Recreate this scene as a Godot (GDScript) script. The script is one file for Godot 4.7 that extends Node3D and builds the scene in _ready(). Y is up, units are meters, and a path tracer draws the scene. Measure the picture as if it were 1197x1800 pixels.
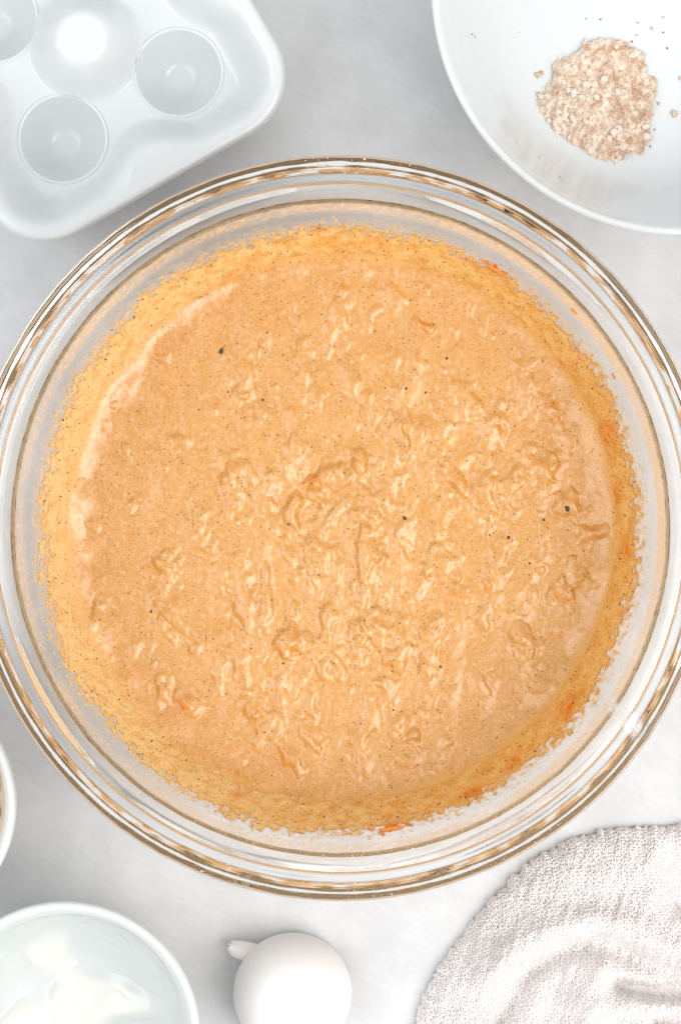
extends Node3D
# Overhead close-up: a glass mixing bowl of carrot batter on a pale stone tabletop, with white crockery, an eggshell
# and a gauze cloth round it. Metres, y up; the top of the photograph is -z.

const LENS := 4641.0            # focal length in pixels of the 1197 x 1800 photograph
const EYE := 1.0                # height of the camera above the tabletop
var rng := RandomNumberGenerator.new()


# ------------------------------------------------------------------ helpers

func at(px: float, py: float, h: float) -> Vector3:
	var k := (EYE - h) / LENS
	return Vector3((px - 598.5) * k, h, (py - 900.0) * k)


func noise(seed_: int, frequency: float, octaves := 1) -> FastNoiseLite:
	var n := FastNoiseLite.new()
	n.seed = seed_
	n.noise_type = FastNoiseLite.TYPE_SIMPLEX_SMOOTH
	n.frequency = frequency
	n.fractal_type = FastNoiseLite.FRACTAL_FBM if octaves > 1 else FastNoiseLite.FRACTAL_NONE
	n.fractal_octaves = octaves
	return n


class Acc:                       # collects grids, blobs and tubes into one mesh
	var v := PackedVector3Array()
	var n := PackedVector3Array()
	var c := PackedColorArray()
	var t := PackedVector2Array()
	var k := PackedInt32Array()

	# a grid of nu x nv points; du x dv points outwards unless flip
	func grid(nu: int, nv: int, p: PackedVector3Array, col: PackedColorArray, uv: PackedVector2Array, wrap_u := false, wrap_v := false, flip := false, keep := PackedByteArray()) -> void:
		var base := v.size()
		v.append_array(p)
		if col.is_empty():
			var w := PackedColorArray()
			w.resize(p.size())
			w.fill(Color.WHITE)
			c.append_array(w)
		else:
			c.append_array(col)
		if uv.is_empty():
			var z := PackedVector2Array()
			z.resize(p.size())
			t.append_array(z)
		else:
			t.append_array(uv)
		var s := -1.0 if flip else 1.0
		for i in nu:
			var i0 := (i - 1 + nu) % nu if wrap_u else maxi(i - 1, 0)
			var i1 := (i + 1) % nu if wrap_u else mini(i + 1, nu - 1)
			for j in nv:
				var j0 := (j - 1 + nv) % nv if wrap_v else maxi(j - 1, 0)
				var j1 := (j + 1) % nv if wrap_v else mini(j + 1, nv - 1)
				var du := p[i1 * nv + j] - p[i0 * nv + j]
				var dv := p[i * nv + j1] - p[i * nv + j0]
				n.append((du * 1e3).cross(dv * 1e3).normalized() * s)
		for i in (nu if wrap_u else nu - 1):
			var i1 := (i + 1) % nu
			for j in (nv if wrap_v else nv - 1):
				var j1 := (j + 1) % nv
				var a := i * nv + j
				var b := i1 * nv + j
				var d := i1 * nv + j1
				var e := i * nv + j1
				if keep.size() and not (keep[a] and keep[b] and keep[d] and keep[e]):
					continue
				if flip:
					k.append_array([base + a, base + b, base + d, base + a, base + d, base + e])
				else:
					k.append_array([base + a, base + d, base + b, base + a, base + e, base + d])

	# a lumpy ellipsoid
	func blob(where: Vector3, axes: Basis, rough: float, nz: FastNoiseLite, col: Color, around := 9, up := 6) -> void:
		var p := PackedVector3Array()
		var cs := PackedColorArray()
		for i in around:
			for j in up:
				var a := TAU * i / around
				var b := PI * 0.985 * (float(j) / (up - 1) - 0.5)
				var d := Vector3(cos(a) * cos(b), sin(b), sin(a) * cos(b))
				var q := where * 1000.0 + d * 1.3
				p.append(where + axes * d * (1.0 + rough * nz.get_noise_3d(q.x * 1.7, q.y * 1.7, q.z * 1.7)))
				cs.append(col)
		grid(around, up, p, cs, PackedVector2Array(), true, false, true)

	func tube(path: PackedVector3Array, radius: float, sides: int, flat := 1.0, taper := false, col := Color.WHITE) -> void:
		var p := PackedVector3Array()
		var cs := PackedColorArray()
		var m := path.size()
		for i in m:
			var d := (path[mini(i + 1, m - 1)] - path[maxi(i - 1, 0)]).normalized()
			var side := d.cross(Vector3.UP).normalized()
			var over := side.cross(d).normalized()
			var r := radius
			if taper:
				var f := float(i) / (m - 1)
				r *= pow(maxf(sin(PI * clampf(f, 0.001, 0.999)), 0.0), 0.4)
			for j in sides:
				var a := TAU * j / sides
				p.append(path[i] + side * cos(a) * r + over * sin(a) * r * flat)
				cs.append(col)
		grid(m, sides, p, cs, PackedVector2Array(), false, true, false)

	func mesh() -> ArrayMesh:
		var arrays := []
		arrays.resize(Mesh.ARRAY_MAX)
		arrays[Mesh.ARRAY_VERTEX] = v
		arrays[Mesh.ARRAY_NORMAL] = n
		arrays[Mesh.ARRAY_COLOR] = c
		arrays[Mesh.ARRAY_TEX_UV] = t
		arrays[Mesh.ARRAY_INDEX] = k
		var m := ArrayMesh.new()
		m.add_surface_from_arrays(Mesh.PRIMITIVE_TRIANGLES, arrays)
		return m


func put(called: String, m: Mesh, material: Material, parent: Node, where := Vector3.ZERO) -> MeshInstance3D:
	var o := MeshInstance3D.new()
	o.name = called
	o.mesh = m
	o.material_override = material
	parent.add_child(o, true)
	o.position = where
	return o


func thing(called: String, label: String, category: String, where := Vector3.ZERO) -> Node3D:
	var o := Node3D.new()
	o.name = called
	add_child(o, true)
	o.position = where
	o.set_meta("label", label)
	o.set_meta("category", category)
	return o


func lin(r: float, g: float, b: float) -> Color:      # a real-world (linear) base colour as albedo_color wants it
	return Color(r, g, b).linear_to_srgb()


func mat(called: String, color: Color, rough: float, vertex := false) -> StandardMaterial3D:
	var m := StandardMaterial3D.new()
	m.resource_name = called
	m.albedo_color = color
	m.roughness = rough
	m.vertex_color_use_as_albedo = vertex
	return m


func spline(pts: PackedVector2Array, steps: int, closed := false) -> PackedVector2Array:
	var out := PackedVector2Array()
	var m := pts.size()
	for i in (m if closed else m - 1):
		var a := pts[(i - 1 + m) % m] if closed else pts[maxi(i - 1, 0)]
		var b := pts[i]
		var c := pts[(i + 1) % m]
		var d := pts[(i + 2) % m] if closed else pts[mini(i + 2, m - 1)]
		for s in steps:
			out.append(b.cubic_interpolate(c, a, d, float(s) / steps))
	if not closed:
		out.append(pts[m - 1])
	return out


# turns a profile (radius, height) round the y axis; the profile runs from the inside over the rim to the outside
func lathe(acc: Acc, profile: PackedVector2Array, around: int, wave: FastNoiseLite = null, flip := false) -> void:
	var p := PackedVector3Array()
	for i in around:
		var a := TAU * i / around
		for q in profile:
			var r := q.x
			var y := q.y
			if wave:                 # hand-made unevenness, and the mould's seam
				var f := wave.get_noise_3d(cos(a) * 9.0, sin(a) * 9.0, q.y * 60.0) * 0.00013 * smoothstep(0.098, 0.107, maxf(q.y, q.x * 0.915))
				r += f + 0.00018 * wave.get_noise_2d(cos(a) * 1.7 + 30.0, sin(a) * 1.7) * smoothstep(0.105, 0.118, q.x) + exp(-pow((a - 0.60) / 0.016, 2.0)) * 0.0002 * smoothstep(0.09, 0.11, q.x)
				y += f * 0.6
			p.append(Vector3(cos(a) * r, y, sin(a) * r))
	acc.grid(around, profile.size(), p, PackedColorArray(), PackedVector2Array(), true, false, flip)


func along(table: PackedVector2Array, y: float) -> float:      # radius at a height
	for i in table.size() - 1:
		if y <= table[i + 1].y or i == table.size() - 2:
			var f := (y - table[i].y) / (table[i + 1].y - table[i].y)
			return lerpf(table[i].x, table[i + 1].x, f)
	return table[0].x


# ------------------------------------------------------------------ scene

func _ready() -> void:
	rng.seed = 41
	# camera
	var cam := Camera3D.new()
	cam.name = "camera"
	add_child(cam)
	cam.position = Vector3(0, EYE, 0)
	cam.rotation_degrees = Vector3(-90, 0, 0)
	cam.fov = rad_to_deg(2.0 * atan(900.0 / LENS))
	cam.near = 0.05
	cam.far = 20.0
	cam.current = true
	# surroundings: a dim plain studio
	var env := Environment.new()
	env.background_mode = Environment.BG_COLOR
	env.background_color = lin(0.87, 0.88, 0.895)
	env.tonemap_mode = Environment.TONE_MAPPER_LINEAR
	env.tonemap_exposure = 1.0
	env.sdfgi_enabled = true
	env.ssao_enabled = true
	env.ssil_enabled = true
	var we := WorldEnvironment.new()
	we.name = "studio_environment"
	we.environment = env
	add_child(we)
	# a wide soft window to the lower right, an added fill lamp overhead to the left
	area("window_light", Vector3(0.80, 1.15, 0.42), Vector3(0, 0, 0), Vector2(0.95, 0.85), 1.55, Color(1.0, 0.985, 0.97))
	area("overhead_fill", Vector3(-1.0, 1.25, 0.1), Vector3(0, 0, 0), Vector2(1.2, 1.2), 1.05, Color(0.97, 0.985, 1.0))

	build_table()
	build_glass_bowl()
	build_batter()
	build_egg_tray()
	build_flour_bowl()
	build_small_bowls()
	build_eggshell()
	build_cloth()


func area(called: String, where: Vector3, to: Vector3, size: Vector2, energy: float, color: Color) -> void:
	var l := AreaLight3D.new()
	l.name = called
	add_child(l)
	l.look_at_from_position(where, to, Vector3.UP)
	l.area_size = size
	l.area_normalize_energy = true
	l.light_energy = energy
	l.light_color = color
	l.shadow_enabled = true
	l.area_range = 8.0


func build_table() -> void:
	var side := 1024
	var cloud := noise(3, 1.0, 4)
	var brush := noise(5, 1.0, 3)
	var grain := noise(8, 1.0, 2)
	var vein := noise(13, 1.0, 3)
	var data := PackedByteArray()
	data.resize(side * side * 3)
	var at_ := 0
	for y in side:
		for x in side:
			var u := x * 0.5 / side * 1000.0
			var w := y * 0.5 / side * 1000.0
			var g := 0.808 + 0.042 * cloud.get_noise_2d(u / 38.0, w / 38.0)
			g += 0.013 * brush.get_noise_2d((u + w * 0.5) / 16.0, (w - u * 0.5) / 3.2)
			g += 0.012 * grain.get_noise_2d(u / 1.1, w / 1.1)
			var ve := absf(vein.get_noise_2d(u / 62.0, w / 62.0))
			g -= 0.035 * maxf(0.0, 1.0 - ve * 26.0) * maxf(0.0, cloud.get_noise_2d(u / 30.0 + 50.0, w / 30.0) + 0.15)
			data[at_] = int(clampf(g * 1.0, 0, 1) * 255.0)
			data[at_ + 1] = int(clampf(g * 1.004, 0, 1) * 255.0)
			data[at_ + 2] = int(clampf(g * 1.010, 0, 1) * 255.0)
			at_ += 3
	var m := mat("pale stone", Color.WHITE, 0.5)
	m.albedo_texture = ImageTexture.create_from_image(Image.create_from_data(side, side, false, Image.FORMAT_RGB8, data))
	m.uv1_triplanar = true
	m.uv1_world_triplanar = true
	m.uv1_scale = Vector3(2, 2, 2)
	m.uv1_offset = Vector3(0.5, 0.5, 0.5)
	var box := BoxMesh.new()
	box.size = Vector3(1.6, 0.03, 1.3)
	var o := put("tabletop", box, m, self, Vector3(0, -0.015, 0))
	o.set_meta("kind", "structure")
	o.set_meta("label", "pale grey mottled stone tabletop under everything")


# ------------------------------------------------------------------ the glass bowl

const BOWL := Vector3(0.0, 0.0, 0.0054)
var wall := PackedVector2Array([Vector2(0.050, 0.0045), Vector2(0.0705, 0.010), Vector2(0.0815, 0.020), Vector2(0.0875, 0.030), Vector2(0.0930, 0.045),
	Vector2(0.0972, 0.060), Vector2(0.1020, 0.0725), Vector2(0.1070, 0.085), Vector2(0.1122, 0.098), Vector2(0.1160, 0.1075)])
const LEVEL := 0.0575           # height of the batter


func build_glass_bowl() -> void:
	var pts := PackedVector2Array([Vector2(0.0001, 0.0045), Vector2(0.030, 0.0045)])
	pts.append_array(wall)
	wall = spline(wall, 10)          # from here on the smooth wall
	# the rolled collar: its ledges bend the view of the batter into bands
	pts.append_array(PackedVector2Array([Vector2(0.11523, 0.10824), Vector2(0.11761, 0.10862), Vector2(0.11979, 0.11023), Vector2(0.12106, 0.11157), Vector2(0.12212, 0.11249), Vector2(0.12309, 0.11280),
		Vector2(0.12440, 0.11325), Vector2(0.12512, 0.11300), Vector2(0.12530, 0.11230), Vector2(0.12510, 0.11120), Vector2(0.12414, 0.10691), Vector2(0.12324, 0.10216), Vector2(0.12191, 0.09977), Vector2(0.11816, 0.09834), Vector2(0.1157, 0.0940), Vector2(0.1148, 0.0900), Vector2(0.1128, 0.0850), Vector2(0.1110, 0.0803),
		Vector2(0.1018, 0.0555), Vector2(0.0945, 0.0335), Vector2(0.0860, 0.0180), Vector2(0.0730, 0.0060), Vector2(0.0600, 0.0006), Vector2(0.0520, 0.0002), Vector2(0.046, 0.0018), Vector2(0.0001, 0.0020)]))
	var wave := noise(77, 1.0, 2)
	var acc := Acc.new()
	var fine := PackedVector2Array()
	for q in spline(pts, 24):        # keep points where the outline bends
		if fine.size() < 2 or q.distance_to(fine[-1]) > 0.0009 or (q.distance_to(fine[-1]) > 0.00003 and absf((q - fine[-1]).angle_to(fine[-1] - fine[-2])) > 0.045):
			fine.append(q)
	lathe(acc, fine, 420, wave)
	var glass := StandardMaterial3D.new()
	glass.resource_name = "clear glass"
	glass.albedo_color = Color(0.985, 0.99, 0.985, 0.0)
	glass.roughness = 0.0
	glass.transparency = BaseMaterial3D.TRANSPARENCY_ALPHA
	glass.refraction_enabled = true
	glass.refraction_scale = 0.049
	var bowl := thing("mixing_bowl", "large clear glass mixing bowl with a rolled rim, holding the orange brown batter", "bowl", BOWL)
	put("bowl_glass", acc.mesh(), glass, bowl)

	# the window's reflection across the wall and the collar, painted as a pale patch
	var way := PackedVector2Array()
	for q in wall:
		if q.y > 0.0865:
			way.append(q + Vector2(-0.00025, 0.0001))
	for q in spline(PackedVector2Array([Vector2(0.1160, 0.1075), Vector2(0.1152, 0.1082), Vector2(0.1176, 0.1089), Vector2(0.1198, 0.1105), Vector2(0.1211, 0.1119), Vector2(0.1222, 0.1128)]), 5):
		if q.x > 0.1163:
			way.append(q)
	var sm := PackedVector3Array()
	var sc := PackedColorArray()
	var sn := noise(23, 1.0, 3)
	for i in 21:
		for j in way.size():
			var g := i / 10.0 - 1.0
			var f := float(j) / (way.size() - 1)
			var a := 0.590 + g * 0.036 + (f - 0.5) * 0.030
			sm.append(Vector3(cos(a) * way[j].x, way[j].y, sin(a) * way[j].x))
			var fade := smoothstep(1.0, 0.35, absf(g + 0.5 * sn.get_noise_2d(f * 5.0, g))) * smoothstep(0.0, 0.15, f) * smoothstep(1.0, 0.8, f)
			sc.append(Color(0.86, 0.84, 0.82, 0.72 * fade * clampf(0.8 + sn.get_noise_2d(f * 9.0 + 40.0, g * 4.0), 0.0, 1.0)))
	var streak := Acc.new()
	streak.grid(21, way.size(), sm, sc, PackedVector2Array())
	var sk := mat("painted reflection", Color.WHITE, 0.7, true)
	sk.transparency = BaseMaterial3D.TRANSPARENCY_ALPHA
	put("painted_reflection", streak.mesh(), sk, bowl)

	# flour dust that clings to the rim and the upper wall
	var dust := Acc.new()
	var dn := noise(19, 1.0)
	for i in 520:
		var a := rng.randfn(1.42, 0.34)
		if i % 5 == 0:
			a = rng.randf() * TAU
		elif i % 7 == 0:
			a = rng.randfn(-1.55, 0.12)
		var y := lerpf(0.084, 0.1075, sqrt(rng.randf()))
		var r := along(wall, y) + 0.00005
		if i % 6 == 0 or (i % 7 == 0 and i % 5 != 0):
			r = rng.randf_range(0.1195, 0.1245)
			y = lerpf(0.1101, 0.1132, clampf((r - 0.1197) / 0.0045, 0.0, 1.0))
		var s := rng.randf_range(0.00009, 0.00026) * (1.6 if rng.randf() < 0.08 else 1.0)
		dust.blob(Vector3(cos(a) * r, y, sin(a) * r), Basis.from_scale(Vector3(s, s * 0.8, s * 1.2)).rotated(Vector3.UP, rng.randf() * TAU), 0.5, dn, Color.WHITE, 5, 4)
	var fl := put("flour_dust", dust.mesh(), mat("flour dust", lin(0.86, 0.80, 0.74), 0.9), self, BOWL)
	fl.set_meta("kind", "stuff")
	fl.set_meta("label", "fine white flour dust on the glass bowl's rim and upper wall")
	fl.set_meta("category", "flour")


# ------------------------------------------------------------------ the batter

const HM := 800                  # height map of the batter's surface, a quarter millimetre a cell
var hm := PackedFloat32Array()
var stain := PackedFloat32Array()   # orange stain round carrot


var lump_noise := noise(9, 1.0)


func splat(px: float, py: float, rx: float, ry: float, deg: float, tall: float, moat := 0.25, orange := 0.0) -> void:
	# a lump, in photograph pixels and millimetres of height
	var p := (at(px, py, LEVEL) - BOWL) * 1000.0
	var k := (EYE - LEVEL) / LENS * 1000.0
	rx *= k
	ry *= k
	var c := cos(deg_to_rad(deg))
	var s := sin(deg_to_rad(deg))
	var reach := maxf(rx, ry) * 1.6
	for iz in range(maxi(0, int((p.z - reach + 100.0) * 4.0)), mini(HM - 1, int((p.z + reach + 100.0) * 4.0))):
		for ix in range(maxi(0, int((p.x - reach + 100.0) * 4.0)), mini(HM - 1, int((p.x + reach + 100.0) * 4.0))):
			var dx := ix * 0.25 - 100.0 - p.x
			var dz := iz * 0.25 - 100.0 - p.z
			var u := (dx * c + dz * s) / rx
			var w := (-dx * s + dz * c) / ry
			# bend and ripple the outline
			u += 0.25 * sin(w * 1.7 + px)
			w += 0.18 * sin(u * 2.7 + py)
			var q := sqrt(u * u + w * w) * (1.0 + 0.50 * lump_noise.get_noise_2d(ix * 0.25 / 5.0 + px, iz * 0.25 / 7.0))
			var i := iz * HM + ix
			if q < 1.0:
				hm[i] += tall * pow(1.0 - q * q, 1.6)
			if moat > 0.0:
				hm[i] -= tall * moat * exp(-pow((q - 1.12) / 0.17, 2.0))
			if orange > 0.0:
				stain[i] = minf(1.0, stain[i] + orange * exp(-q * q * 1.2))


func hm_at(x: float, z: float, a: PackedFloat32Array) -> float:       # x, z in metres from the bowl's centre
	var fx := clampf((x * 1000.0 + 100.0) * 4.0, 0.0, HM - 2.001)
	var fz := clampf((z * 1000.0 + 100.0) * 4.0, 0.0, HM - 2.001)
	var i := int(fx)
	var j := int(fz)
	fx -= i
	fz -= j
	var o := j * HM + i
	return lerpf(lerpf(a[o], a[o + 1], fx), lerpf(a[o + HM], a[o + HM + 1], fx), fz)


func build_batter() -> void:
	hm.resize(HM * HM)
	stain.resize(HM * HM)
	var low := noise(2, 1.0, 2)
	var run := noise(4, 1.0)
	var mid := noise(6, 1.0, 2)
	for j in HM:
		for i in HM:
			var x := i * 0.25 - 100.0
			var z := j * 0.25 - 100.0
			if x * x + z * z > 9801.0:
				continue
			var warp := 3.0 * low.get_noise_2d(x / 14.0 + 90.0, z / 14.0)
			var st := run.get_noise_2d((x + z * 0.10 + warp) / 12.0, (z - x * 0.10 + warp) / 26.0)
			var m := mid.get_noise_2d(x / 4.2, z / 5.0)
			# livelier in the middle and to the right, calmer round the left and the top
			var live := 0.40 + 0.95 * exp(-(pow((x - 8.0) / 52.0, 2.0) + pow((z - 6.0) / 60.0, 2.0))) + 0.35 * low.get_noise_2d(x / 40.0 - 60.0, z / 40.0)
			st *= clampf(live, 0.2, 1.45)
			hm[j * HM + i] = 0.8 * low.get_noise_2d(x / 30.0, z / 34.0) + 0.62 * st + 0.05 * m + 0.10 * maxf(0.0, m - 0.2)
	# lumps and folds one can see: x, y, half width, half length, tilt, height
	for l in [[592, 838, 46, 24, -25, 1.6], [556, 862, 16, 20, 20, 1.3], [632, 812, 15, 30, -30, 1.2], [518, 892, 16, 34, 8, 1.6], [420, 832, 34, 24, 15, 1.1], [566, 985, 22, 40, 12, 1.1],
			[545, 945, 14, 60, 22, 0.9], [508, 1128, 40, 20, -8, 1.4], [580, 1085, 14, 30, 25, 0.9], [780, 985, 26, 40, -28, 1.3], [955, 826, 22, 26, 0, 1.3], [992, 888, 28, 22, 10, 1.7],
			[1036, 936, 26, 18, 10, 1.5], [658, 1098, 24, 34, -15, 1.2], [706, 1156, 32, 20, 0, 1.1], [730, 1296, 15, 12, 0, 1.3], [985, 1040, 18, 30, -25, 1.2], [848, 870, 24, 42, -20, 1.2],
			[796, 846, 16, 40, -35, 1.0], [905, 846, 18, 36, 15, 1.1], [820, 700, 20, 46, -30, 1.0], [868, 760, 20, 50, 8, 1.0], [640, 1030, 26, 90, -4, 0.9], [700, 1000, 24, 60, 10, 0.7],
			[430, 1060, 24, 60, -12, 0.7], [590, 560, 18, 56, 4, 0.8], [534, 632, 14, 50, -6, 0.9], [430, 680, 22, 48, 25, 0.8], [492, 930, 16, 60, -25, 0.8], [880, 980, 20, 70, 4, 0.8],
			[310, 1080, 16, 46, -30, 0.9], [322, 780, 24, 16, 20, 0.8], [285, 985, 20, 16, 0, 0.8], [690, 525, 20, 26, 0, 0.7], [745, 575, 18, 12, 10, 0.9], [960, 720, 26, 20, 10, 1.0],
			[1000, 775, 20, 26, -30, 1.0], [286, 1210, 16, 30, 20, 0.9], [512, 1330, 16, 30, -20, 0.9], [330, 1235, 30, 16, 25, 0.9], [420, 1385, 34, 18, 10, 1.0], [540, 1230, 14, 36, -30, 0.7],
			[670, 1210, 20, 34, 10, 0.7], [760, 1100, 24, 30, 0, 0.8], [850, 1090, 16, 24, 10, 0.9], [915, 1120, 30, 20, 20, 0.9], [940, 1200, 26, 20, 0, 0.8], [170, 1090, 14, 26, 10, 1.0],
			[238, 880, 18, 14, 0, 0.8], [730, 1340, 40, 16, 0, 0.6], [1010, 1010, 30, 20, 30, 0.9], [930, 640, 22, 16, 0, 0.8], [665, 880, 22, 60, 22, 0.8], [748, 760, 30, 40, 20, 0.6], [600, 1150, 60, 12, 8, 0.5]]:
		splat(l[0], l[1], l[2] * 1.2, l[3] * 1.2, l[4], l[5] * 1.35, 0.05)
	for i in 60:                     # strokes the spoon left
		var a := rng.randf() * TAU
		var r := 400.0 * pow(rng.randf(), 0.65)
		var wide := rng.randf_range(14.0, 27.0)
		splat(625 + cos(a) * r, 945 + sin(a) * r * 1.05, wide, wide * rng.randf_range(1.3, 3.4), rng.randf_range(-28, 22), rng.randf_range(0.6, 1.3), 0.0)
	for i in 130:
		var a := rng.randf() * TAU
		var r := 455.0 * sqrt(rng.randf())
		var s := rng.randf_range(6.0, 15.0)
		splat(598 + cos(a) * r, 925 + sin(a) * r, s, s * rng.randf_range(0.8, 1.9), rng.randf_range(-40, 40), rng.randf_range(0.25, 0.75), 0.0)

	# shreds of carrot that show: x, y, length, tilt, orange, on the wall
	var shreds := [[548, 846, 28, -25, 1.0], [570, 832, 22, 60, 0.7], [484, 463, 22, 10, 0.6], [745, 575, 24, 15, 0.6], [636, 570, 22, 0, 0.5], [212, 870, 24, 80, 0.8], [296, 640, 40, 70, 0.6],
		[660, 545, 18, 20, 0.5], [1040, 935, 34, 20, 0.7], [985, 1045, 44, 50, 0.8], [795, 1046, 38, 10, 0.6], [740, 1040, 26, 100, 0.5], [290, 1222, 26, 90, 0.7], [328, 1240, 40, 35, 0.7],
		[424, 1392, 44, 55, 0.9], [408, 1318, 40, 10, 0.8], [458, 1256, 30, 40, 0.7], [504, 1335, 40, 70, 0.7], [640, 1404, 34, 85, 0.9], [852, 1370, 28, 20, 0.6], [978, 628, 24, 60, 0.7],
		[975, 740, 26, 80, 0.6], [960, 716, 30, 10, 0.5], [912, 1320, 26, 30, 0.5], [720, 1262, 22, 110, 0.5], [855, 1035, 34, 95, 0.6], [515, 725, 34, 80, 0.4], [1060, 880, 30, 95, 0.6],
		[560, 1290, 24, 30, 0.4], [870, 1200, 26, 60, 0.4], [340, 960, 24, 20, 0.4], [250, 1010, 20, 60, 0.4], [400, 560, 26, 20, 0.4], [780, 470, 26, 15, 0.5], [900, 560, 30, 40, 0.5], [190, 760, 28, 75, 0.5]]
	for s in shreds:
		splat(s[0], s[1], s[2] * 0.62, 12, s[3], 0.35, 0.2, 0.35 * s[4])

	var batter := thing("batter", "thick orange brown carrot batter with lumps and dark flecks in the glass bowl", "batter", BOWL)

	# the surface: a square grid laid on a disc
	var edge := along(wall, LEVEL + 0.0055) + 0.0004     # where it climbs the glass
	var side := 500
	var p := PackedVector3Array()
	var cs := PackedColorArray()
	var uv := PackedVector2Array()
	var tone := noise(31, 1.0, 3)
	var spot := noise(32, 1.0, 2)
	for i in side:
		for j in side:
			var a := 2.0 * i / (side - 1) - 1.0
			var b := 2.0 * j / (side - 1) - 1.0
			var r := 0.0
			var f := 0.0
			if absf(a) > absf(b):
				r = a
				f = (PI / 4.0) * (b / a)
			elif b != 0.0:
				r = b
				f = PI / 2.0 - (PI / 4.0) * (a / b)
			var x := r * edge * cos(f)
			var z := r * edge * sin(f)
			var d := edge - absf(r) * edge
			var calm := smoothstep(0.0, 0.006, d)
			var side_ := pow(x / maxf(absf(r) * edge, 0.0001), 2.0)
			var men := 0.0062 * exp(-d / (0.0028 + 0.0020 * side_ + 0.0014 * low.get_noise_2d(x * 40.0, z * 40.0)))
			var y := hm_at(x, z, hm) * 0.001 * lerpf(0.1, 1.0, calm) + men
			p.append(Vector3(x, LEVEL + y, z))
			uv.append(Vector2(x / 0.2 + 0.5, z / 0.2 + 0.5))
			var tn := tone.get_noise_2d(x * 1000.0 / 9.0, z * 1000.0 / 11.0)
			var col := Color(0.615, 0.305, 0.062).lerp(Color(0.66, 0.35, 0.098), clampf(0.5 + tn, 0, 1))
			var sp := spot.get_noise_2d(x * 1000.0 / 2.2, z * 1000.0 / 2.6)
			col = col.lerp(Color(0.68, 0.43, 0.22), smoothstep(0.3, 0.55, sp) * 0.8)
			col = col.lerp(Color(0.60, 0.235, 0.045), smoothstep(0.2, 0.6, -sp) * 0.6)
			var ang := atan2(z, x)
			var edgy := Color(0.70, 0.37, 0.085).lerp(Color(0.79, 0.47, 0.17), clampf(0.5 - 0.6 * cos(ang - 0.3) + 0.5 * tn, 0.0, 1.0))  # climbing edge in film orange; the slope facing the window is painted paler
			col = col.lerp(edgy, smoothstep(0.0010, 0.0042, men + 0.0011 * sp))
			col = col.lerp(Color(0.66, 0.22, 0.035), hm_at(x, z, stain) * 0.9)
			cs.append(col)
	var acc := Acc.new()
	acc.grid(side, side, p, cs, uv, false, false, true)
	var bm := mat("batter", Color.WHITE, 0.33, true)
	bm.albedo_texture = speckles()
	bm.metallic_specular = 0.68
	put("batter_surface", acc.mesh(), bm, batter)
	# the body below it, wetting the glass
	var body := Acc.new()
	var prof := PackedVector2Array()
	prof.append(Vector2(0.0001, 0.0044))
	for q in 26:
		var y := lerpf(0.0045, LEVEL + 0.0050, q / 25.0)
		prof.append(Vector2(along(wall, y) + 0.0004, y))
	lathe(body, prof, 160, null, true)
	put("batter_body", body.mesh(), mat("batter body", lin(0.80, 0.52, 0.25), 0.45), batter)

	wall_smear(batter)

	# shreds
	var cm := mat("carrot", Color.WHITE, 0.4, true)
	for s in shreds:
		var w := at(s[0], s[1], LEVEL) - BOWL
		if Vector2(w.x, w.z).length() > 0.0935:
			continue
		sliver(batter, w, deg_to_rad(s[3]), s[2] * 0.0002, s[4], cm)
	# bubbles and pits, their shaded insides painted as dark beads: x, y, radius in pixels
	var dark := mat("bubble", lin(0.06, 0.035, 0.015), 0.5)
	var bn := noise(50, 1.0)
	for b in [[390, 618, 6.5], [462, 703, 4.2], [401, 689, 3.6], [508, 921, 4.0], [711, 912, 5.5], [748, 690, 3.4], [713, 683, 4.0], [995, 893, 9.0], [1022, 888, 3.6], [955, 914, 4.0],
			[893, 945, 5.0], [774, 1172, 3.8], [266, 1075, 4.2], [498, 1166, 3.2], [691, 1248, 3.2], [152, 956, 3.6], [275, 664, 3.0], [442, 1140, 2.8], [299, 604, 2.6], [640, 1090, 2.6], [820, 810, 2.6],
			[560, 1010, 2.6], [930, 990, 3.2], [860, 940, 2.8], [600, 705, 2.6], [470, 585, 2.8], [785, 630, 4.0], [690, 1180, 2.6], [920, 1248, 2.8], [350, 720, 2.4], [1010, 720, 2.8], [840, 1240, 2.4]]:
		var w := at(b[0], b[1], LEVEL) - BOWL
		var r: float = b[2] * 0.000135
		var y := LEVEL + hm_at(w.x, w.z, hm) * 0.001
		var one := Acc.new()
		one.blob(Vector3.ZERO, Basis.from_scale(Vector3(r * rng.randf_range(0.8, 1.1), r * 0.5, r * rng.randf_range(0.9, 1.25))).rotated(Vector3.UP, rng.randf() * TAU), 0.25, bn, Color.WHITE, 10, 7)
		put("air_bubble", one.mesh(), dark, batter, Vector3(w.x, y - r * 0.12, w.z))


func sliver(parent: Node, where: Vector3, turn: float, length: float, orange: float, m: Material, up := Vector3.ZERO) -> void:
	var path := PackedVector3Array()
	var d := Vector3(cos(turn), 0, sin(turn))
	var across := Vector3(-d.z, 0, d.x)
	var bend := rng.randf_range(-0.35, 0.35)
	for i in 9:
		var f := i / 8.0 - 0.5
		var q := where + d * f * length + across * bend * length * (f * f - 0.1)
		var y := LEVEL + hm_at(q.x, q.z, hm) * 0.001 - 0.00030 - 0.0014 * f * f
		if up != Vector3.ZERO:
			q += up * 0.0
			var r := Vector2(q.x, q.z).length()
			y = q.y
			var want := along(wall, y) - 0.0005
			q.x *= want / r
			q.z *= want / r
		path.append(Vector3(q.x, y, q.z))
	var acc := Acc.new()
	acc.tube(path, length * 0.10 + 0.0002, 7, 0.55, true, Color(0.64, 0.31, 0.09).lerp(Color(0.70, 0.23, 0.03), orange))
	put("carrot_shred", acc.mesh(), m, parent)


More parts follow.
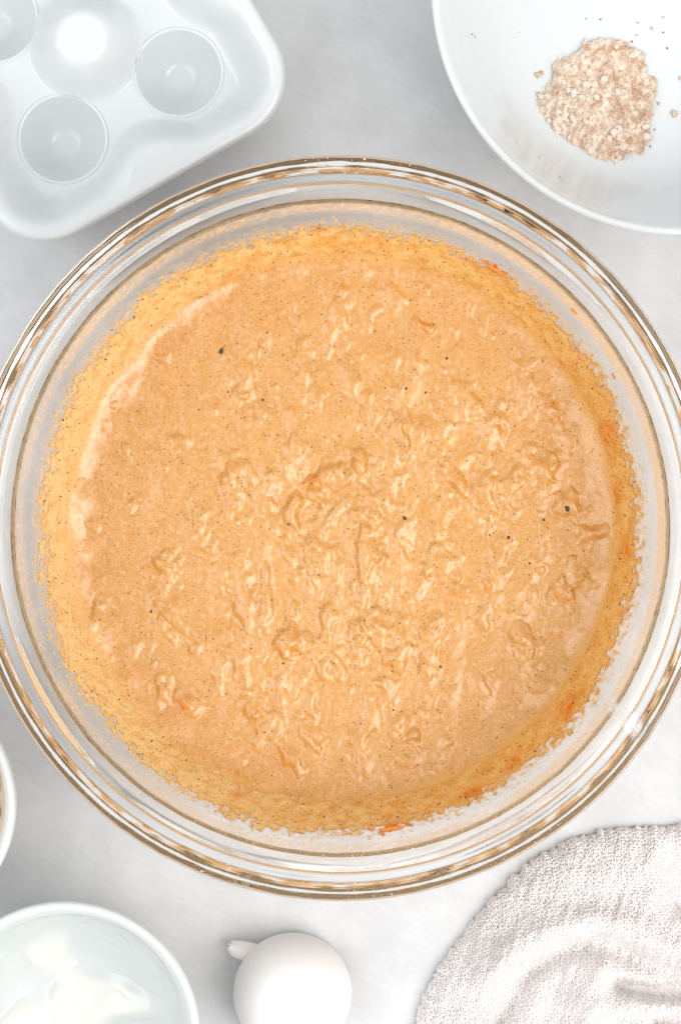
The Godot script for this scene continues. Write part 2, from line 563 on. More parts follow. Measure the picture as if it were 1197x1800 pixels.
func speckles() -> ImageTexture:
	var side := 2048
	var grain := noise(61, 1.0, 2)
	var data := PackedByteArray()
	data.resize(side * side * 3)
	var o := 0
	# fine grain at half resolution
	var half := side / 2
	var g := PackedFloat32Array()
	g.resize(half * half)
	for y in half:
		for x in half:
			g[y * half + x] = grain.get_noise_2d(x / 3.1, y / 3.1)
	for y in side:
		var row := (y >> 1) * half
		for x in side:
			var v := g[row + (x >> 1)]
			var b := 0.955 + 0.10 * v
			data[o] = int(minf(b + 0.01, 1.0) * 255.0)
			data[o + 1] = int(minf(b * (0.985 + 0.03 * v), 1.0) * 255.0)
			data[o + 2] = int(minf(b * (0.95 + 0.09 * v), 1.0) * 255.0)
			o += 3
	var im := Image.create_from_data(side, side, false, Image.FORMAT_RGB8, data)
	for i in 40000:                 # cinnamon dust
		var x := rng.randi_range(2, side - 6)
		var y := rng.randi_range(2, side - 6)
		var s := rng.randi_range(1, 2)
		var t := rng.randf_range(0.62, 0.9)
		im.fill_rect(Rect2i(x, y, s, rng.randi_range(1, 2)), Color(t, t * 0.86, t * 0.7))
	for i in 7500:                  # darker flecks
		var x := rng.randi_range(2, side - 8)
		var y := rng.randi_range(2, side - 8)
		var big := rng.randf()
		var t := rng.randf_range(0.14, 0.5)
		var c := Color(t, t * 0.8, t * 0.66)
		im.fill_rect(Rect2i(x, y, 2, 2), c)
		if big < 0.30:
			im.fill_rect(Rect2i(x - 1, y, 4, rng.randi_range(1, 2)), c)
			im.fill_rect(Rect2i(x, y - 1, 2, 4), c)
		if big < 0.035:
			im.fill_rect(Rect2i(x - 1, y - 1, 4, 5), c.darkened(0.4))
	return ImageTexture.create_from_image(im)


func wall_smear(batter: Node3D) -> void:
	# batter left on the glass above the level, thin and ragged; rows run up the wall
	var around := 2000
	var rows := 110
	var p := PackedVector3Array()
	var cs := PackedColorArray()
	var keep := PackedByteArray()
	var pb := PackedVector3Array()
	var kb := PackedByteArray()
	var uv := PackedVector2Array()
	var ragged := noise(71, 1.0, 5)
	var thick := noise(72, 1.0, 3)
	var y0 := LEVEL + 0.0035
	var y1 := 0.0955
	var stuck := [[872, 470, 32], [1070, 762, 36], [1103, 965, 26], [1002, 1240, 40], [690, 1460, 44], [1010, 545, 16], [1080, 660, 14], [830, 1395, 30], [905, 1340, 24], [1085, 870, 22], [985, 640, 22], [560, 400, 16], [420, 1400, 26], [300, 1300, 18]]
	for i in around:
		var a := TAU * i / around
		var c := cos(a)
		var s := sin(a)
		# how far up the smear reaches, by direction
		var reach := 0.0832 + 0.0045 * ragged.get_noise_2d(c * 3.0 + 7.0, s * 3.0) - 0.004 * maxf(0.0, cos(a - 0.05)) - 0.0025 * maxf(0.0, cos(a + 2.35)) + 0.0022 * maxf(0.0, sin(a))
		for j in rows:
			var y := lerpf(y0, y1, float(j) / (rows - 1))
			var r := along(wall, y)
			var q := Vector3(c * r, y, s * r) * 1000.0
			var n1 := ragged.get_noise_3d(q.x / 3.0, q.y / 4.5, q.z / 3.0)
			var n2 := thick.get_noise_3d(q.x / 6.0, q.y / 9.0, q.z / 6.0)
			var film := (reach - y) / 0.0045 + n1 * 2.3 + 0.9 * n2
			var t := 0.00034 + 0.00042 * n2 + 0.00004 * n1
			t = maxf(t, 0.00010) * smoothstep(-0.6, 0.9, film)
			keep.append(1 if film > -0.7 else 0)
			p.append(Vector3(c * (r - t - 0.0001), y + t * 0.4, s * (r - t - 0.0001)))
			pb.append(Vector3(c * (r + 0.00022), y, s * (r + 0.00022)))
			kb.append(1 if film > 0.45 else 0)
			uv.append(Vector2(c * r * 4.5 + 0.5, s * r * 4.5 + 0.5))
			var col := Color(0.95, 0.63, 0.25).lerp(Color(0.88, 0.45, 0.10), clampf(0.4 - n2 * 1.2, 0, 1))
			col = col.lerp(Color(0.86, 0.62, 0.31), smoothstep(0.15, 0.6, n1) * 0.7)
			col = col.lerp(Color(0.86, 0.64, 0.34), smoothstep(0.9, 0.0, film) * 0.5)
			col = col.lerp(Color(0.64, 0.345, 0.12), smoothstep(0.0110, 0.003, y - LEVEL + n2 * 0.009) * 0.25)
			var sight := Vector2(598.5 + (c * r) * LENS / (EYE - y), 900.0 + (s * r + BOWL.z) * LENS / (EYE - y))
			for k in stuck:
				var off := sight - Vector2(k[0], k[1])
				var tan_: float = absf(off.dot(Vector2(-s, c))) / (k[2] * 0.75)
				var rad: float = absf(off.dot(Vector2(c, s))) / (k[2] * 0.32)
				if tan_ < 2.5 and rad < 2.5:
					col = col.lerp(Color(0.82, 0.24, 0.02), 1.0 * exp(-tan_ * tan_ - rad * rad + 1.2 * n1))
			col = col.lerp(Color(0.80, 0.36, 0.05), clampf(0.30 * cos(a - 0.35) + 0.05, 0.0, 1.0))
			col = col.lerp(Color(0.95, 0.70, 0.36), clampf(0.55 * -cos(a + 0.2) + 0.12 + 0.3 * n2, 0.0, 1.0))  # window light on the left wall, put into the colour as a paler tone
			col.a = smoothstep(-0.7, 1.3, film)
			cs.append(col)
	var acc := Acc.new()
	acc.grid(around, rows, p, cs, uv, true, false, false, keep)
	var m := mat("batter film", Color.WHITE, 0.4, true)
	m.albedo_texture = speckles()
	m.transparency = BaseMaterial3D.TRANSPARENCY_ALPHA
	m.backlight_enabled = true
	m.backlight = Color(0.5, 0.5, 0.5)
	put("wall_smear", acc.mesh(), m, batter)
	# the same smear where it wets the glass, as it shows from outside and through the rim
	var back := Acc.new()
	back.grid(around, rows, pb, PackedColorArray(), PackedVector2Array(), true, false, true, kb)
	put("smear_back", back.mesh(), mat("batter on glass", lin(0.92, 0.68, 0.41), 0.5), batter)
	# a see-through haze of batter; above it the glass's mirrored tan band, painted
	var hp := PackedVector3Array()
	var hc := PackedColorArray()
	var ha := 900
	var hr := 60
	for i in ha:
		var a := TAU * i / ha
		var c := cos(a)
		var s := sin(a)
		for j in hr:
			var y := lerpf(0.074, 0.1035, float(j) / (hr - 1))
			var r := along(wall, y) - 0.00016
			var q := Vector3(c * r, y, s * r) * 1000.0
			var n1 := ragged.get_noise_3d(q.x / 2.4, q.y / 3.0, q.z / 2.4)
			var n2 := thick.get_noise_3d(q.x / 26.0, q.y / 3.0, q.z / 26.0)
			var n3 := thick.get_noise_3d(q.x / 50.0 + 20.0, 0.0, q.z / 50.0)
			var band := exp(-pow((y - 0.0935 - 0.0012 * n2) / 0.0034, 4.0)) * clampf(0.46 + 0.35 * n3 + 0.5 * n1 + 0.15 * c, 0.0, 0.75)
			var low_ := smoothstep(0.0895, 0.0800, y + 0.006 * n1 + 0.002 * n2) * clampf(0.35 + n1, 0.0, 0.7)
			hp.append(Vector3(c * r, y, s * r))
			hc.append(Color(0.80, 0.53, 0.29).lerp(Color(0.84, 0.60, 0.34), clampf(n1 + 0.4, 0, 1)) * Color(1, 1, 1, 0) + Color(0, 0, 0, maxf(band, low_)))
	var haze_ := Acc.new()
	haze_.grid(ha, hr, hp, hc, PackedVector2Array(), true, false, false)
	var hm_ := mat("thin batter and painted band", Color.WHITE, 0.6, true)
	hm_.transparency = BaseMaterial3D.TRANSPARENCY_ALPHA
	put("residue_painted_band", haze_.mesh(), hm_, batter)
	var cm := mat("carrot on the wall", Color.WHITE, 0.4, true)
	for k in stuck.slice(0, 7):
		# find the wall height under that pixel
		var y := 0.07
		for n in 8:
			var w := at(k[0], k[1], y) - BOWL
			var r := Vector2(w.x, w.z).length()
			var best := 0.06
			for e in 40:
				var yy := 0.06 + e * 0.001
				if along(wall, yy) <= r:
					best = yy
			y = best
		var w := at(k[0], k[1], y) - BOWL
		var ang := atan2(w.z, w.x)
		sliver(batter, Vector3(w.x, y, w.z), ang + PI / 2 + rng.randf_range(-0.25, 0.25), k[2] * 0.00020, 1.0, cm, Vector3.UP)


# ------------------------------------------------------------------ the egg tray

const CUP := 0.0155


func tray_height(u: float, v: float, d: float) -> float:
	# u across, v along, from the middle of the first pair of cups; d inwards from the outline
	var h := 0.030
	var top := 0.0475
	# pillars between the cups and half pillars against the walls
	var bump := 0.0
	for q in [Vector2(0, 0.0255), Vector2(0, 0.0765), Vector2(0, -0.0315), Vector2(0, 0.1335), Vector2(0.0565, 0.0255), Vector2(-0.0565, 0.0255), Vector2(0.0565, 0.0765), Vector2(-0.0565, 0.0765)]:
		var r := Vector2(u, v).distance_to(q)
		var rim: bool = absf(q.x) > 0.01 or q.y < 0.0 or q.y > 0.1
		var b := 1.0 - smoothstep(0.0075 if not rim else 0.0095, 0.0215 if not rim else 0.0235, r)
		bump = maxf(bump, pow(b, 0.85))
	var edge := 1.0 - smoothstep(0.0040, 0.0190, d)
	var both := 1.0 - (1.0 - bump) * (1.0 - edge)
	h = lerpf(h, top, minf(both, 1.0))
	if d < 0.003:
		h -= 0.003 - sqrt(maxf(0.0, 0.003 * 0.003 - (0.003 - d) * (0.003 - d)))
	return h


func build_egg_tray() -> void:
	var tray := thing("egg_tray", "empty white porcelain egg tray with round cups and a cone post between them", "egg tray", at(213, 186, 0.030) * Vector3(1, 0, 1))
	tray.rotation.y = 0.5219
	var half := Vector2(0.0600, 0.0860)
	var mid := Vector2(0, 0.051)
	var corner := 0.024
	var nu := 230
	var nv := 320
	var p := PackedVector3Array()
	var keep := PackedByteArray()
	for i in nu:
		for j in nv:
			var b := Vector2(2.0 * i / (nu - 1) - 1.0, 2.0 * j / (nv - 1) - 1.0)
			# where the ray through this cell leaves the box and the rounded box
			var q := b * half
			var m := maxf(absf(b.x), absf(b.y))
			if m > 0.0:
				var out := q / m
				var k := 1.0
				var lo := 0.6
				var hi := 1.0
				for n in 12:
					k = (lo + hi) / 2.0
					if rounded(out * k, half, corner) > 0.0:
						hi = k
					else:
						lo = k
				q *= lerpf(1.0, k, m * m * m)
			var d := -rounded(q, half, corner)
			var y := tray_height(q.x, q.y + mid.y, maxf(d, 0.0))
			p.append(Vector3(q.x, y, -(q.y + mid.y)))
			var open_ := false
			for b2 in 3:
				if Vector2(absf(q.x) - 0.0245, q.y + mid.y - 0.051 * b2).length() < CUP + 0.0001:
					open_ = true
			keep.append(0 if open_ else 1)
	var white := mat("white porcelain", lin(0.645, 0.668, 0.672), 0.15)
	var acc := Acc.new()
	acc.grid(nu, nv, p, PackedColorArray(), PackedVector2Array(), false, false, false, keep)
	put("tray_top", acc.mesh(), white, tray)
	# the round cups, each with a fine raised lip
	var cup := PackedVector2Array()
	for k in 30:
		var f := k / 29.0
		cup.append(Vector2(maxf(0.0001, CUP * f), 0.0150 + 0.0150 * pow(maxf(0.0, (f - 0.22) / 0.78), 1.9)))
	for k in 7:
		var g := k / 6.0
		cup.append(Vector2(CUP + 0.0002 + 0.0013 * g, 0.0302 + 0.00022 * sin(PI * g) - 0.0009 * smoothstep(0.7, 1.0, g)))
	var cup_acc := Acc.new()
	lathe(cup_acc, cup, 90)
	var cup_mesh := cup_acc.mesh()
	for a2 in [-0.0245, 0.0245]:
		for b2 in 3:
			put("cup", cup_mesh, white, tray, Vector3(a2, 0, -0.051 * b2))
	# the sides down to the table
	var loop := PackedVector3Array()
	for i in nu:
		loop.append(p[i * nv])
	for j in range(1, nv):
		loop.append(p[(nu - 1) * nv + j])
	for i in range(nu - 2, -1, -1):
		loop.append(p[i * nv + nv - 1])
	for j in range(nv - 2, 0, -1):
		loop.append(p[j])
	var sides := PackedVector3Array()
	var c := Vector3(0, 0, -mid.y)
	for q in loop:
		for s in 8:
			var f := s / 7.0
			var w := q
			w.y = lerpf(q.y, 0.0005, f)
			var inward := (c - w) * Vector3(1, 0, 1)
			w += inward * (0.12 * f + (0.03 if s == 7 else 0.0))
			sides.append(w)
	var acc2 := Acc.new()
	acc2.grid(loop.size(), 8, sides, PackedColorArray(), PackedVector2Array(), true, false, true)
	put("tray_side", acc2.mesh(), white, tray)


func rounded(q: Vector2, half: Vector2, corner: float) -> float:
	var d := q.abs() - half + Vector2(corner, corner)
	return Vector2(maxf(d.x, 0), maxf(d.y, 0)).length() + minf(maxf(d.x, d.y), 0.0) - corner


# ------------------------------------------------------------------ white bowls

func porcelain() -> StandardMaterial3D:
	var m := mat("white glazed ceramic", lin(0.665, 0.685, 0.685), 0.14)
	m.clearcoat_enabled = true
	m.clearcoat = 0.5
	m.clearcoat_roughness = 0.06
	return m


func bowl_mesh(pts: PackedVector2Array) -> ArrayMesh:
	var acc := Acc.new()
	lathe(acc, spline(pts, 22), 400)
	return acc.mesh()


func build_flour_bowl() -> void:
	var c := at(1193.6, -23.6, 0.055) * Vector3(1, 0, 1)
	var pts := PackedVector2Array([Vector2(0.0001, 0.0050), Vector2(0.030, 0.0050), Vector2(0.052, 0.0056), Vector2(0.0625, 0.0090), Vector2(0.0705, 0.0175), Vector2(0.0770, 0.0300), Vector2(0.0825, 0.0440),
		Vector2(0.0855, 0.0528), Vector2(0.0868, 0.0550), Vector2(0.0882, 0.0550), Vector2(0.0886, 0.0530), Vector2(0.0860, 0.0440), Vector2(0.0805, 0.0290), Vector2(0.0735, 0.0150), Vector2(0.064, 0.0050), Vector2(0.052, 0.0010), Vector2(0.046, 0.0003), Vector2(0.0001, 0.0010)])
	var bowl := thing("white_bowl", "wide white bowl with a heap of dry flour in it, at the upper right", "bowl", c)
	put("bowl_body", bowl_mesh(pts), porcelain(), bowl)

	# the flour: a crumbly heap, loose clumps and a few stray crumbs
	var acc := Acc.new()
	var shape := noise(101, 1.0, 3)
	var crumb := noise(102, 1.0, 4)
	var tint := noise(103, 1.0, 2)
	var clump := noise(104, 1.0)
	clump.noise_type = FastNoiseLite.TYPE_CELLULAR
	clump.cellular_return_type = FastNoiseLite.RETURN_DISTANCE
	var heap := at(1046, 196, 0.007)
	var n := 230
	var p := PackedVector3Array()
	var cs := PackedColorArray()
	var keep := PackedByteArray()
	for i in n:
		for j in n:
			var x := (2.0 * i / (n - 1) - 1.0) * 29.0
			var z := (2.0 * j / (n - 1) - 1.0) * 31.0
			var u := x * 0.94 + z * 0.34
			var w := -x * 0.34 + z * 0.94
			var q := sqrt(pow(u / 21.5, 2.0) + pow(w / 28.0, 2.0)) + 0.20 * shape.get_noise_2d(x / 14.0, z / 14.0) + 0.05 * crumb.get_noise_2d(x / 1.6, z / 1.6)
			var k := clampf(1.0 - q, -1.0, 1.0)
			var cell := clump.get_noise_2d(x / 1.25, z / 1.25)
			var cell2 := clump.get_noise_2d(x / 0.5 + 40.0, z / 0.5)
			var y := 3.6 * pow(maxf(k, 0.0), 0.55) + 1.1 * crumb.get_noise_2d(x / 2.6, z / 2.6) * minf(1.0, maxf(k, 0.0) * 6.0)
			y += (-0.5 * (cell + 0.45) - 0.35 * (cell2 + 0.45) + 0.8 * crumb.get_noise_2d(x / 5.0 + 30.0, z / 5.0)) * minf(1.0, maxf(k, 0.0) * 5.0)
			keep.append(1 if k > -0.02 else 0)
			p.append(heap + Vector3(x * 0.001, y * 0.001 - 0.0012, z * 0.001))
			var tn := tint.get_noise_2d(x / 6.0 + z * 0.05, z / 6.0) + (x - z * 0.2) * 0.012
			var col := Color(0.83, 0.71, 0.59).lerp(Color(0.56, 0.36, 0.23), clampf(0.34 + tn * 1.0, 0, 1))
			col = col.lerp(Color(0.46, 0.27, 0.15), clampf(-cell2 * 0.0 + (cell2 + 0.25) * 0.9, 0.0, 0.5))
			cs.append(col)
	acc.grid(n, n, p, cs, PackedVector2Array(), false, false, true, keep)
	var gn := noise(105, 1.0)
	for i in 6000:
		var a := rng.randf() * TAU
		var r := sqrt(rng.randf()) * 1.16
		var u := cos(a) * r * 21.5
		var w := sin(a) * r * 25.5
		var x := u * 0.94 - w * 0.34
		var z := u * 0.34 + w * 0.94
		var q := r + 0.20 * shape.get_noise_2d(x / 14.0, z / 14.0)
		if q > 1.0 and rng.randf() > 0.22 * (1.16 - q) / 0.16:
			continue
		var y := 3.6 * pow(maxf(1.0 - q, 0.0), 0.55) - 0.9 + rng.randf_range(-0.3, 0.3)
		var s := rng.randf_range(0.00011, 0.00027)
		if i % 90 == 0:
			s = rng.randf_range(0.0007, 0.0013)
		var col := Color(0.81, 0.695, 0.58).lerp(Color(0.50, 0.30, 0.17), rng.randf() * rng.randf() + (0.25 if x > 5.0 and rng.randf() < 0.4 else 0.0))
		if s > 0.0007:
			col = Color(0.80, 0.69, 0.58)
		acc.blob(heap + Vector3(x, maxf(y, 0.05), z) * 0.001, Basis.from_scale(Vector3(s, s * 0.75, s * rng.randf_range(0.9, 1.6))).rotated(Vector3.UP, rng.randf() * TAU), 0.55, gn, col, 7 if s < 0.0007 else 14, 5 if s < 0.0007 else 9)
	# crumbs: x, y, radius in millimetres, browner
	for k in [[945, 132, 1.2, 0.2], [952, 128, 0.9, 0.2], [1033, 86, 0.7, 1.2], [1148, 169, 0.7, 0.4], [1157, 182, 0.6, 0.2], [1184, 200, 1.3, 0.15], [1128, 108, 0.6, 0.3], [1195, 138, 0.7, 0.1], [1110, 73, 0.35, 1.2],
			[1165, 57, 0.3, 1.0], [1172, 85, 0.35, 0.9], [1103, 100, 0.3, 0.9], [1055, 34, 0.3, 0.9], [1145, 50, 0.6, 0.1], [1030, 33, 0.25, 0.9], [1142, 258, 0.6, 0.3], [950, 275, 0.5, 0.0], [910, 250, 0.4, 0.0],
			[830, 60, 0.35, 0.6], [835, 65, 0.25, 0.7], [912, 57, 0.25, 0.8], [1165, 30, 0.4, 0.2], [1118, 62, 0.25, 0.9], [1120, 40, 0.25, 0.9], [985, 310, 0.4, 0.1], [1150, 228, 0.3, 0.7], [1125, 140, 0.3, 0.5]]:
		var y := 0.0053
		var w := at(k[0], k[1], y)
		for it in 6:
			var r := Vector2(w.x - c.x, w.z - c.z).length()
			y = 0.0053 if r < 0.052 else lerpf(0.0056, 0.044, clampf(pow((r - 0.052) / 0.0305, 2.0), 0, 1))
			w = at(k[0], k[1], y)
		var s: float = k[2] * 0.001
		var dark: float = k[3]
		acc.blob(w + Vector3(0, s * 0.2, 0), Basis.from_scale(Vector3(s, s * 0.6, s * 0.9)).rotated(Vector3.UP, rng.randf() * TAU), 0.6, gn, Color(0.78, 0.60, 0.44).lerp(Color(0.16, 0.06, 0.03), clampf(dark, 0, 1)), 11, 7)
	var o := put("flour_heap", acc.mesh(), mat("flour and cinnamon", Color.WHITE, 0.95, true), self)
	o.set_meta("kind", "stuff")
	o.set_meta("label", "crumbly heap of beige flour and spice in the wide white bowl")
	o.set_meta("category", "flour")


func small_profile(scale_: float) -> PackedVector2Array:
	var a := PackedVector2Array([Vector2(0.0001, 0.0050), Vector2(0.012, 0.0052), Vector2(0.0220, 0.0070), Vector2(0.0305, 0.0125), Vector2(0.0368, 0.0210), Vector2(0.0408, 0.0320), Vector2(0.0432, 0.0430), Vector2(0.0446, 0.0478), Vector2(0.0462, 0.0500),
		Vector2(0.0480, 0.0496), Vector2(0.0486, 0.0474), Vector2(0.0476, 0.0420), Vector2(0.0452, 0.0310), Vector2(0.0412, 0.0195), Vector2(0.0350, 0.0095), Vector2(0.0270, 0.0030), Vector2(0.0225, 0.0004), Vector2(0.0190, 0.0003), Vector2(0.0001, 0.0012)])
	for i in a.size():
		a[i] *= scale_
	return a


func build_small_bowls() -> void:
	# lower left, with creamy white residue
	var c := at(115.3, 1821.5, 0.049) * Vector3(1, 0, 1)
	var bowl := thing("small_bowl", "small white bowl with thick rim and creamy white residue, at the lower left corner", "bowl", c)
	var glaze := porcelain()
	glaze.albedo_color = lin(0.64, 0.67, 0.66)
	put("bowl_body", bowl_mesh(small_profile(1.0)), glaze, bowl)
	var inner := spline(small_profile(1.0), 22).slice(0, 133)
	var around := 400
	var p := PackedVector3Array()
	var cs := PackedColorArray()
	var keep := PackedByteArray()
	var swirl := noise(121, 1.0)
	for i in around:
		var a := TAU * i / around
		for q in inner:
			var d := Vector2(cos(a), sin(a))
			var f := q.x / 0.0432
			var lobe := swirl.get_noise_2d(d.x * f * 1.7 + 4.0, d.y * f * 1.7)
			var pool := smoothstep(0.68, 0.30, f + 0.42 * lobe) * smoothstep(0.93, 0.72, f)
			var ring := swirl.get_noise_3d(d.x * 1.1 + 9.0, d.y * 1.1, f * 4.0) - 0.05 - 0.5 * smoothstep(0.75, 0.95, f)
			var t := maxf(pool * (0.0022 + 0.0012 * swirl.get_noise_2d(d.x * f * 2.6, d.y * f * 2.6)), clampf(ring, 0.0, 0.35) * 0.0007)
			keep.append(1 if t > 0.0 else 0)
			var out := Vector3(-d.x * f, 1.0 - 0.6 * f, -d.y * f).normalized()
			p.append(Vector3(d.x * q.x, q.y, d.y * q.x) + out * (t + 0.000012))
			cs.append(Color(0.64, 0.67, 0.66).lerp(Color(0.735, 0.735, 0.675), clampf(pool * 0.7 + t * 170.0, 0, 1)))
	var acc := Acc.new()
	acc.grid(around, inner.size(), p, cs, PackedVector2Array(), true, false, false, keep)
	var cream := put("cream_residue", acc.mesh(), mat("cream", Color.WHITE, 0.14, true), self, c)
	cream.set_meta("label", "thin creamy white residue smeared inside the lower left bowl")
	cream.set_meta("category", "cream")

	# left edge, mostly outside the frame, with something tan in it
	c = at(-203.2, 1412.6, 0.049) * Vector3(1, 0, 1)
	var bowl2 := thing("small_bowl", "white bowl of tan crumbs cut off by the photo's left edge", "bowl", c)
	put("bowl_body", bowl_mesh(small_profile(0.98)), porcelain(), bowl2)
	var n := 60
	var pp := PackedVector3Array()
	var cc := PackedColorArray()
	var nz := noise(131, 1.0, 3)
	for i in 120:
		var a := TAU * i / 120
		for j in n:
			var r := 0.0399 * j / (n - 1)
			var x := cos(a) * r
			var z := sin(a) * r
			var q := nz.get_noise_2d(x * 700.0, z * 700.0)
			pp.append(Vector3(x, 0.0315 + 0.0012 * q, z))
			cc.append(Color(0.74, 0.56, 0.36).lerp(Color(0.60, 0.40, 0.22), clampf(0.5 + q, 0, 1)))
	var acc3 := Acc.new()
	acc3.grid(120, n, pp, cc, PackedVector2Array(), true, false, false)
	var tan := put("tan_crumbs", acc3.mesh(), mat("tan crumbs", Color.WHITE, 0.8, true), self, c)
	tan.set_meta("label", "tan crumbs filling the bowl at the left edge")
	tan.set_meta("category", "crumbs")
	tan.set_meta("kind", "stuff")


# ------------------------------------------------------------------ the eggshell

func build_eggshell() -> void:
	var c := at(513.5, 1755, 0.020) * Vector3(1, 0, 1)
	var egg := thing("eggshell", "white domed half of an eggshell lying open side down at the bottom edge", "eggshell", c)
	var acc := Acc.new()
	var jag := noise(141, 1.0, 2)
	for layer in 2:
		var inset := 0.00035 * layer
		var p := PackedVector3Array()
		for i in 140:
			var a := TAU * i / 140
			for j in 50:
				var f := j / 49.0
				var b := lerpf(PI / 2.0, -0.32, f)
				var r := 0.0223 * (1.0 - inset / 0.0223)
				var y := 0.0085 + sin(b) * (0.0245 - inset)
				var low := 0.0012 + 0.0012 * jag.get_noise_2d(cos(a) * 4.0, sin(a) * 4.0)
				p.append(Vector3(cos(a) * cos(b) * r, maxf(y, low), sin(a) * cos(b) * r))
		acc.grid(140, 50, p, PackedColorArray(), PackedVector2Array(), true, false, layer == 1)
	var m := mat("eggshell", lin(0.84, 0.82, 0.80), 0.5)
	put("shell_dome", acc.mesh(), m, egg)
	# a chip of shell that sticks out at its upper left
	var chip := Acc.new()
	var q := PackedVector3Array()
	var from := at(470, 1690, 0.009) - c
	var to := at(404, 1661, 0.007) - c
	var dir := to - from
	var across := Vector3(-dir.z, 0, dir.x).normalized()
	for i in 16:
		var f := i / 15.0
		var wide := 0.0042 * (1.0 - 0.25 * f) * sqrt(maxf(0.0, 1.0 - pow(maxf(f - 0.7, 0.0) / 0.36, 2.0)))
		for j in 9:
			var g := j / 4.0 - 1.0
			var tip := 0.0008 * sin(j * 2.4) * f * f
			q.append(from + dir * f + across * (g * wide + 0.0006 * sin(f * 5.0)) + dir.normalized() * tip + Vector3.UP * (0.0022 * (1.0 - g * g) - 0.001 * f))
	chip.grid(16, 9, q, PackedColorArray(), PackedVector2Array(), false, false, true)
	var low := PackedVector3Array()
	for w in q:
		low.append(w - Vector3(0, 0.0004, 0))
	chip.grid(16, 9, low, PackedColorArray(), PackedVector2Array())
	var cm := mat("shell chip", lin(0.84, 0.795, 0.775), 0.5)
	put("shell_chip", chip.mesh(), cm, egg)


# ------------------------------------------------------------------ the cloth

var hem := PackedVector2Array()
var creases := []
var cloth_fine := noise(151, 1.0, 3)
var cloth_big := noise(152, 1.0, 2)


func near_line(q: Vector2, line: Array) -> float:
	var best := 1e9
	for i in line.size() - 1:
		best = minf(best, q.distance_to(Geometry2D.get_closest_point_to_segment(q, line[i], line[i + 1])))
	return best


func cloth_height(q: Vector2, d: float) -> float:      # q in photograph pixels, d pixels inside the hem; millimetres
	var h := 11.0 * sqrt(clampf(1.0 - pow(1.0 - minf(d / 95.0, 1.0), 2.0), 0.0, 1.0)) + 0.4
	for k in creases:
		var r := near_line(q, k[0])
		h += k[1] * exp(-pow(r / k[2], 2.0))
	# crimps that run in from the hem
	var w := cloth_fine.get_noise_2d((q.x * 0.92 + q.y * 0.25) / 17.0, (q.y * 0.92 - q.x * 0.25) / 95.0)
	h += (1.15 * w + 1.5 * cloth_big.get_noise_2d(q.x / 70.0, q.y / 70.0)) * smoothstep(0.0, 30.0, d)
	return maxf(h, 0.3)


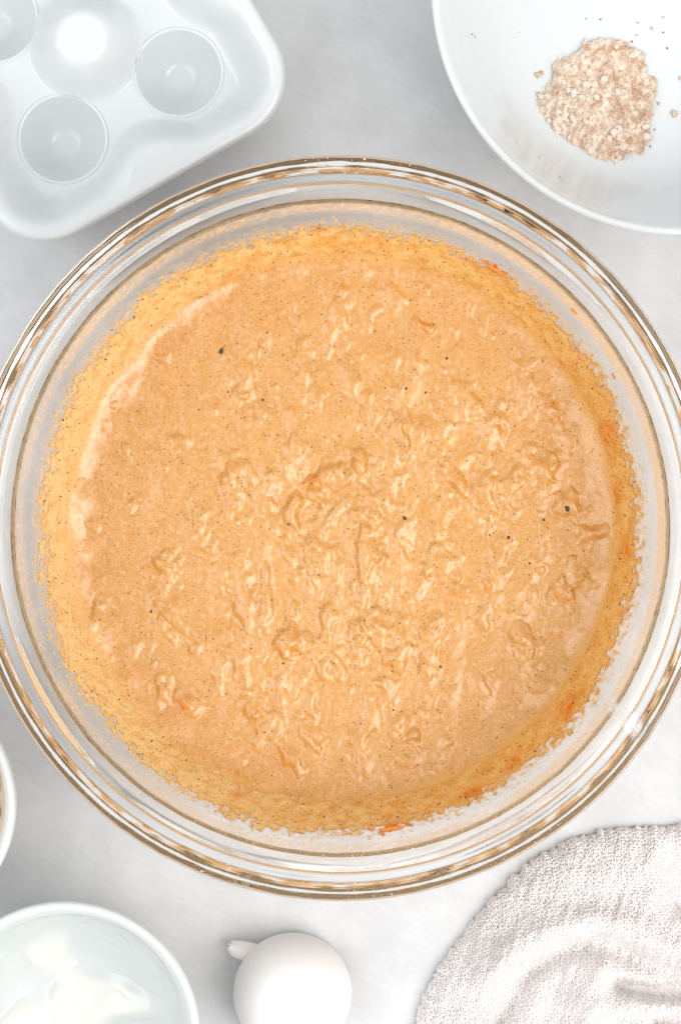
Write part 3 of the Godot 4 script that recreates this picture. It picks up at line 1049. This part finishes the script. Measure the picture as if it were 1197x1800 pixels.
func build_cloth() -> void:
	for q in [[725, 1835], [732, 1790], [752, 1735], [790, 1672], [840, 1607], [890, 1552], [940, 1508], [985, 1482], [1030, 1466], [1075, 1457], [1130, 1453], [1197, 1450], [1270, 1452], [1340, 1500], [1360, 1700], [1330, 1880], [1150, 1960], [900, 1950], [760, 1910]]:
		hem.append(Vector2(q[0], q[1]))
	hem = spline(hem, 16, true)
	for i in hem.size():             # the hem is not even
		hem[i] += Vector2(cloth_fine.get_noise_2d(hem[i].x / 15.0, hem[i].y / 15.0), cloth_fine.get_noise_2d(hem[i].x / 15.0 + 60.0, hem[i].y / 15.0)) * 9.0
	creases = [
		[[Vector2(860, 1720), Vector2(915, 1665), Vector2(985, 1632), Vector2(1050, 1620), Vector2(1110, 1636), Vector2(1160, 1665), Vector2(1260, 1720)], 8.0, 32.0],
		[[Vector2(880, 1790), Vector2(925, 1710), Vector2(990, 1668), Vector2(1050, 1655), Vector2(1110, 1680), Vector2(1220, 1730)], -10.0, 24.0],
		[[Vector2(1030, 1820), Vector2(1035, 1750), Vector2(1060, 1705)], 6.0, 26.0],
		[[Vector2(1085, 1732), Vector2(1140, 1742), Vector2(1240, 1746)], -13.0, 14.0],
		[[Vector2(1050, 1772), Vector2(1140, 1772), Vector2(1250, 1778)], 4.0, 18.0],
		[[Vector2(1150, 1802), Vector2(1260, 1805)], -11.0, 12.0],
		[[Vector2(1196, 1525), Vector2(1204, 1575)], -19.0, 30.0],
		[[Vector2(940, 1840), Vector2(985, 1740)], -3.0, 26.0],
	]
	var cloth := thing("gauze_cloth", "crumpled off white open weave gauze cloth at the lower right corner", "cloth")
	var mid := Vector2(1060, 1690)
	# a lower layer of the folded cloth
	var na := 300
	var nr := 110
	var p := PackedVector3Array()
	for i in na:
		var o := hem[int(float(i) / na * hem.size())]
		for j in nr:
			var f := pow(1.0 - float(j) / (nr - 1), 1.35)
			var q := o.lerp(mid, f)
			var h := maxf(cloth_height(q, hem_depth(q)) - 0.6, 0.05) * 0.001
			if j == 0:
				h = 0.0002
			p.append(at(q.x, q.y, h))
	p.reverse()
	var acc := Acc.new()
	acc.grid(na, nr, p, PackedColorArray(), PackedVector2Array(), true, false, true)
	put("lower_layer", acc.mesh(), mat("lower gauze", lin(0.92, 0.875, 0.85), 0.95), cloth)
	# the threads of the upper layer, each crinkled
	var thread := Acc.new()
	var wob := noise(161, 1.0, 2)
	var step := 4.2
	for way in 2:
		var d := Vector2(0.94, 0.34) if way == 0 else Vector2(-0.34, 0.94)
		var across := Vector2(-d.y, d.x)
		for t in range(-100, 101):
			var line := PackedVector3Array()
			var r := rng.randf_range(0.00021, 0.00029)
			var ph := rng.randf() * 50.0
			for s in range(-230, 231):
				var q := mid + across * (t * step) + d * (s * 1.9)
				if q.x > 1235.0 or q.y > 1835.0 or q.x < 715.0 or q.y < 1435.0:
					if line.size() > 3:
						thread.tube(line, r, 4)
					line = PackedVector3Array()
					continue
				q += across * (2.5 * wob.get_noise_2d(s * 0.30, t * 9.0 + way * 700.0) + 1.7 * sin(s * 0.62 + ph)) + d * 1.2 * wob.get_noise_2d(s * 0.4 + 300.0, t * 7.0)
				var dep := hem_depth(q)
				if dep < 0.8:
					if line.size() > 3:
						thread.tube(line, r, 4)
					line = PackedVector3Array()
					continue
				var h := cloth_height(q, dep) + 0.22 * sin(s * 1.9 / step * PI + (t % 2) * PI)
				line.append(at(q.x, q.y, h * 0.001))
			if line.size() > 3:
				thread.tube(line, r, 4)
	var tm := mat("gauze thread", lin(0.94, 0.89, 0.87), 0.9)
	tm.backlight_enabled = true
	tm.backlight = Color(0.35, 0.35, 0.35)
	var o := put("gauze_threads", thread.mesh(), tm, cloth)
	o.set_meta("kind", "stuff")


var hem_map := PackedFloat32Array()


func hem_depth(q: Vector2) -> float:                   # pixels inside the hem, from a coarse map
	if hem_map.is_empty():
		hem_map.resize(180 * 150)
		var line := Array(hem)
		line.append(hem[0])
		for j in 150:
			for i in 180:
				var w := Vector2(690.0 + i * 4.0, 1420.0 + j * 4.0)
				var d := near_line(w, line)
				hem_map[j * 180 + i] = d if Geometry2D.is_point_in_polygon(w, hem) else -d
	var fx := clampf((q.x - 690.0) / 4.0, 0.0, 178.9)
	var fy := clampf((q.y - 1420.0) / 4.0, 0.0, 148.9)
	var i := int(fx)
	var j := int(fy)
	fx -= i
	fy -= j
	var o := j * 180 + i
	return lerpf(lerpf(hem_map[o], hem_map[o + 1], fx), lerpf(hem_map[o + 180], hem_map[o + 181], fx), fy)
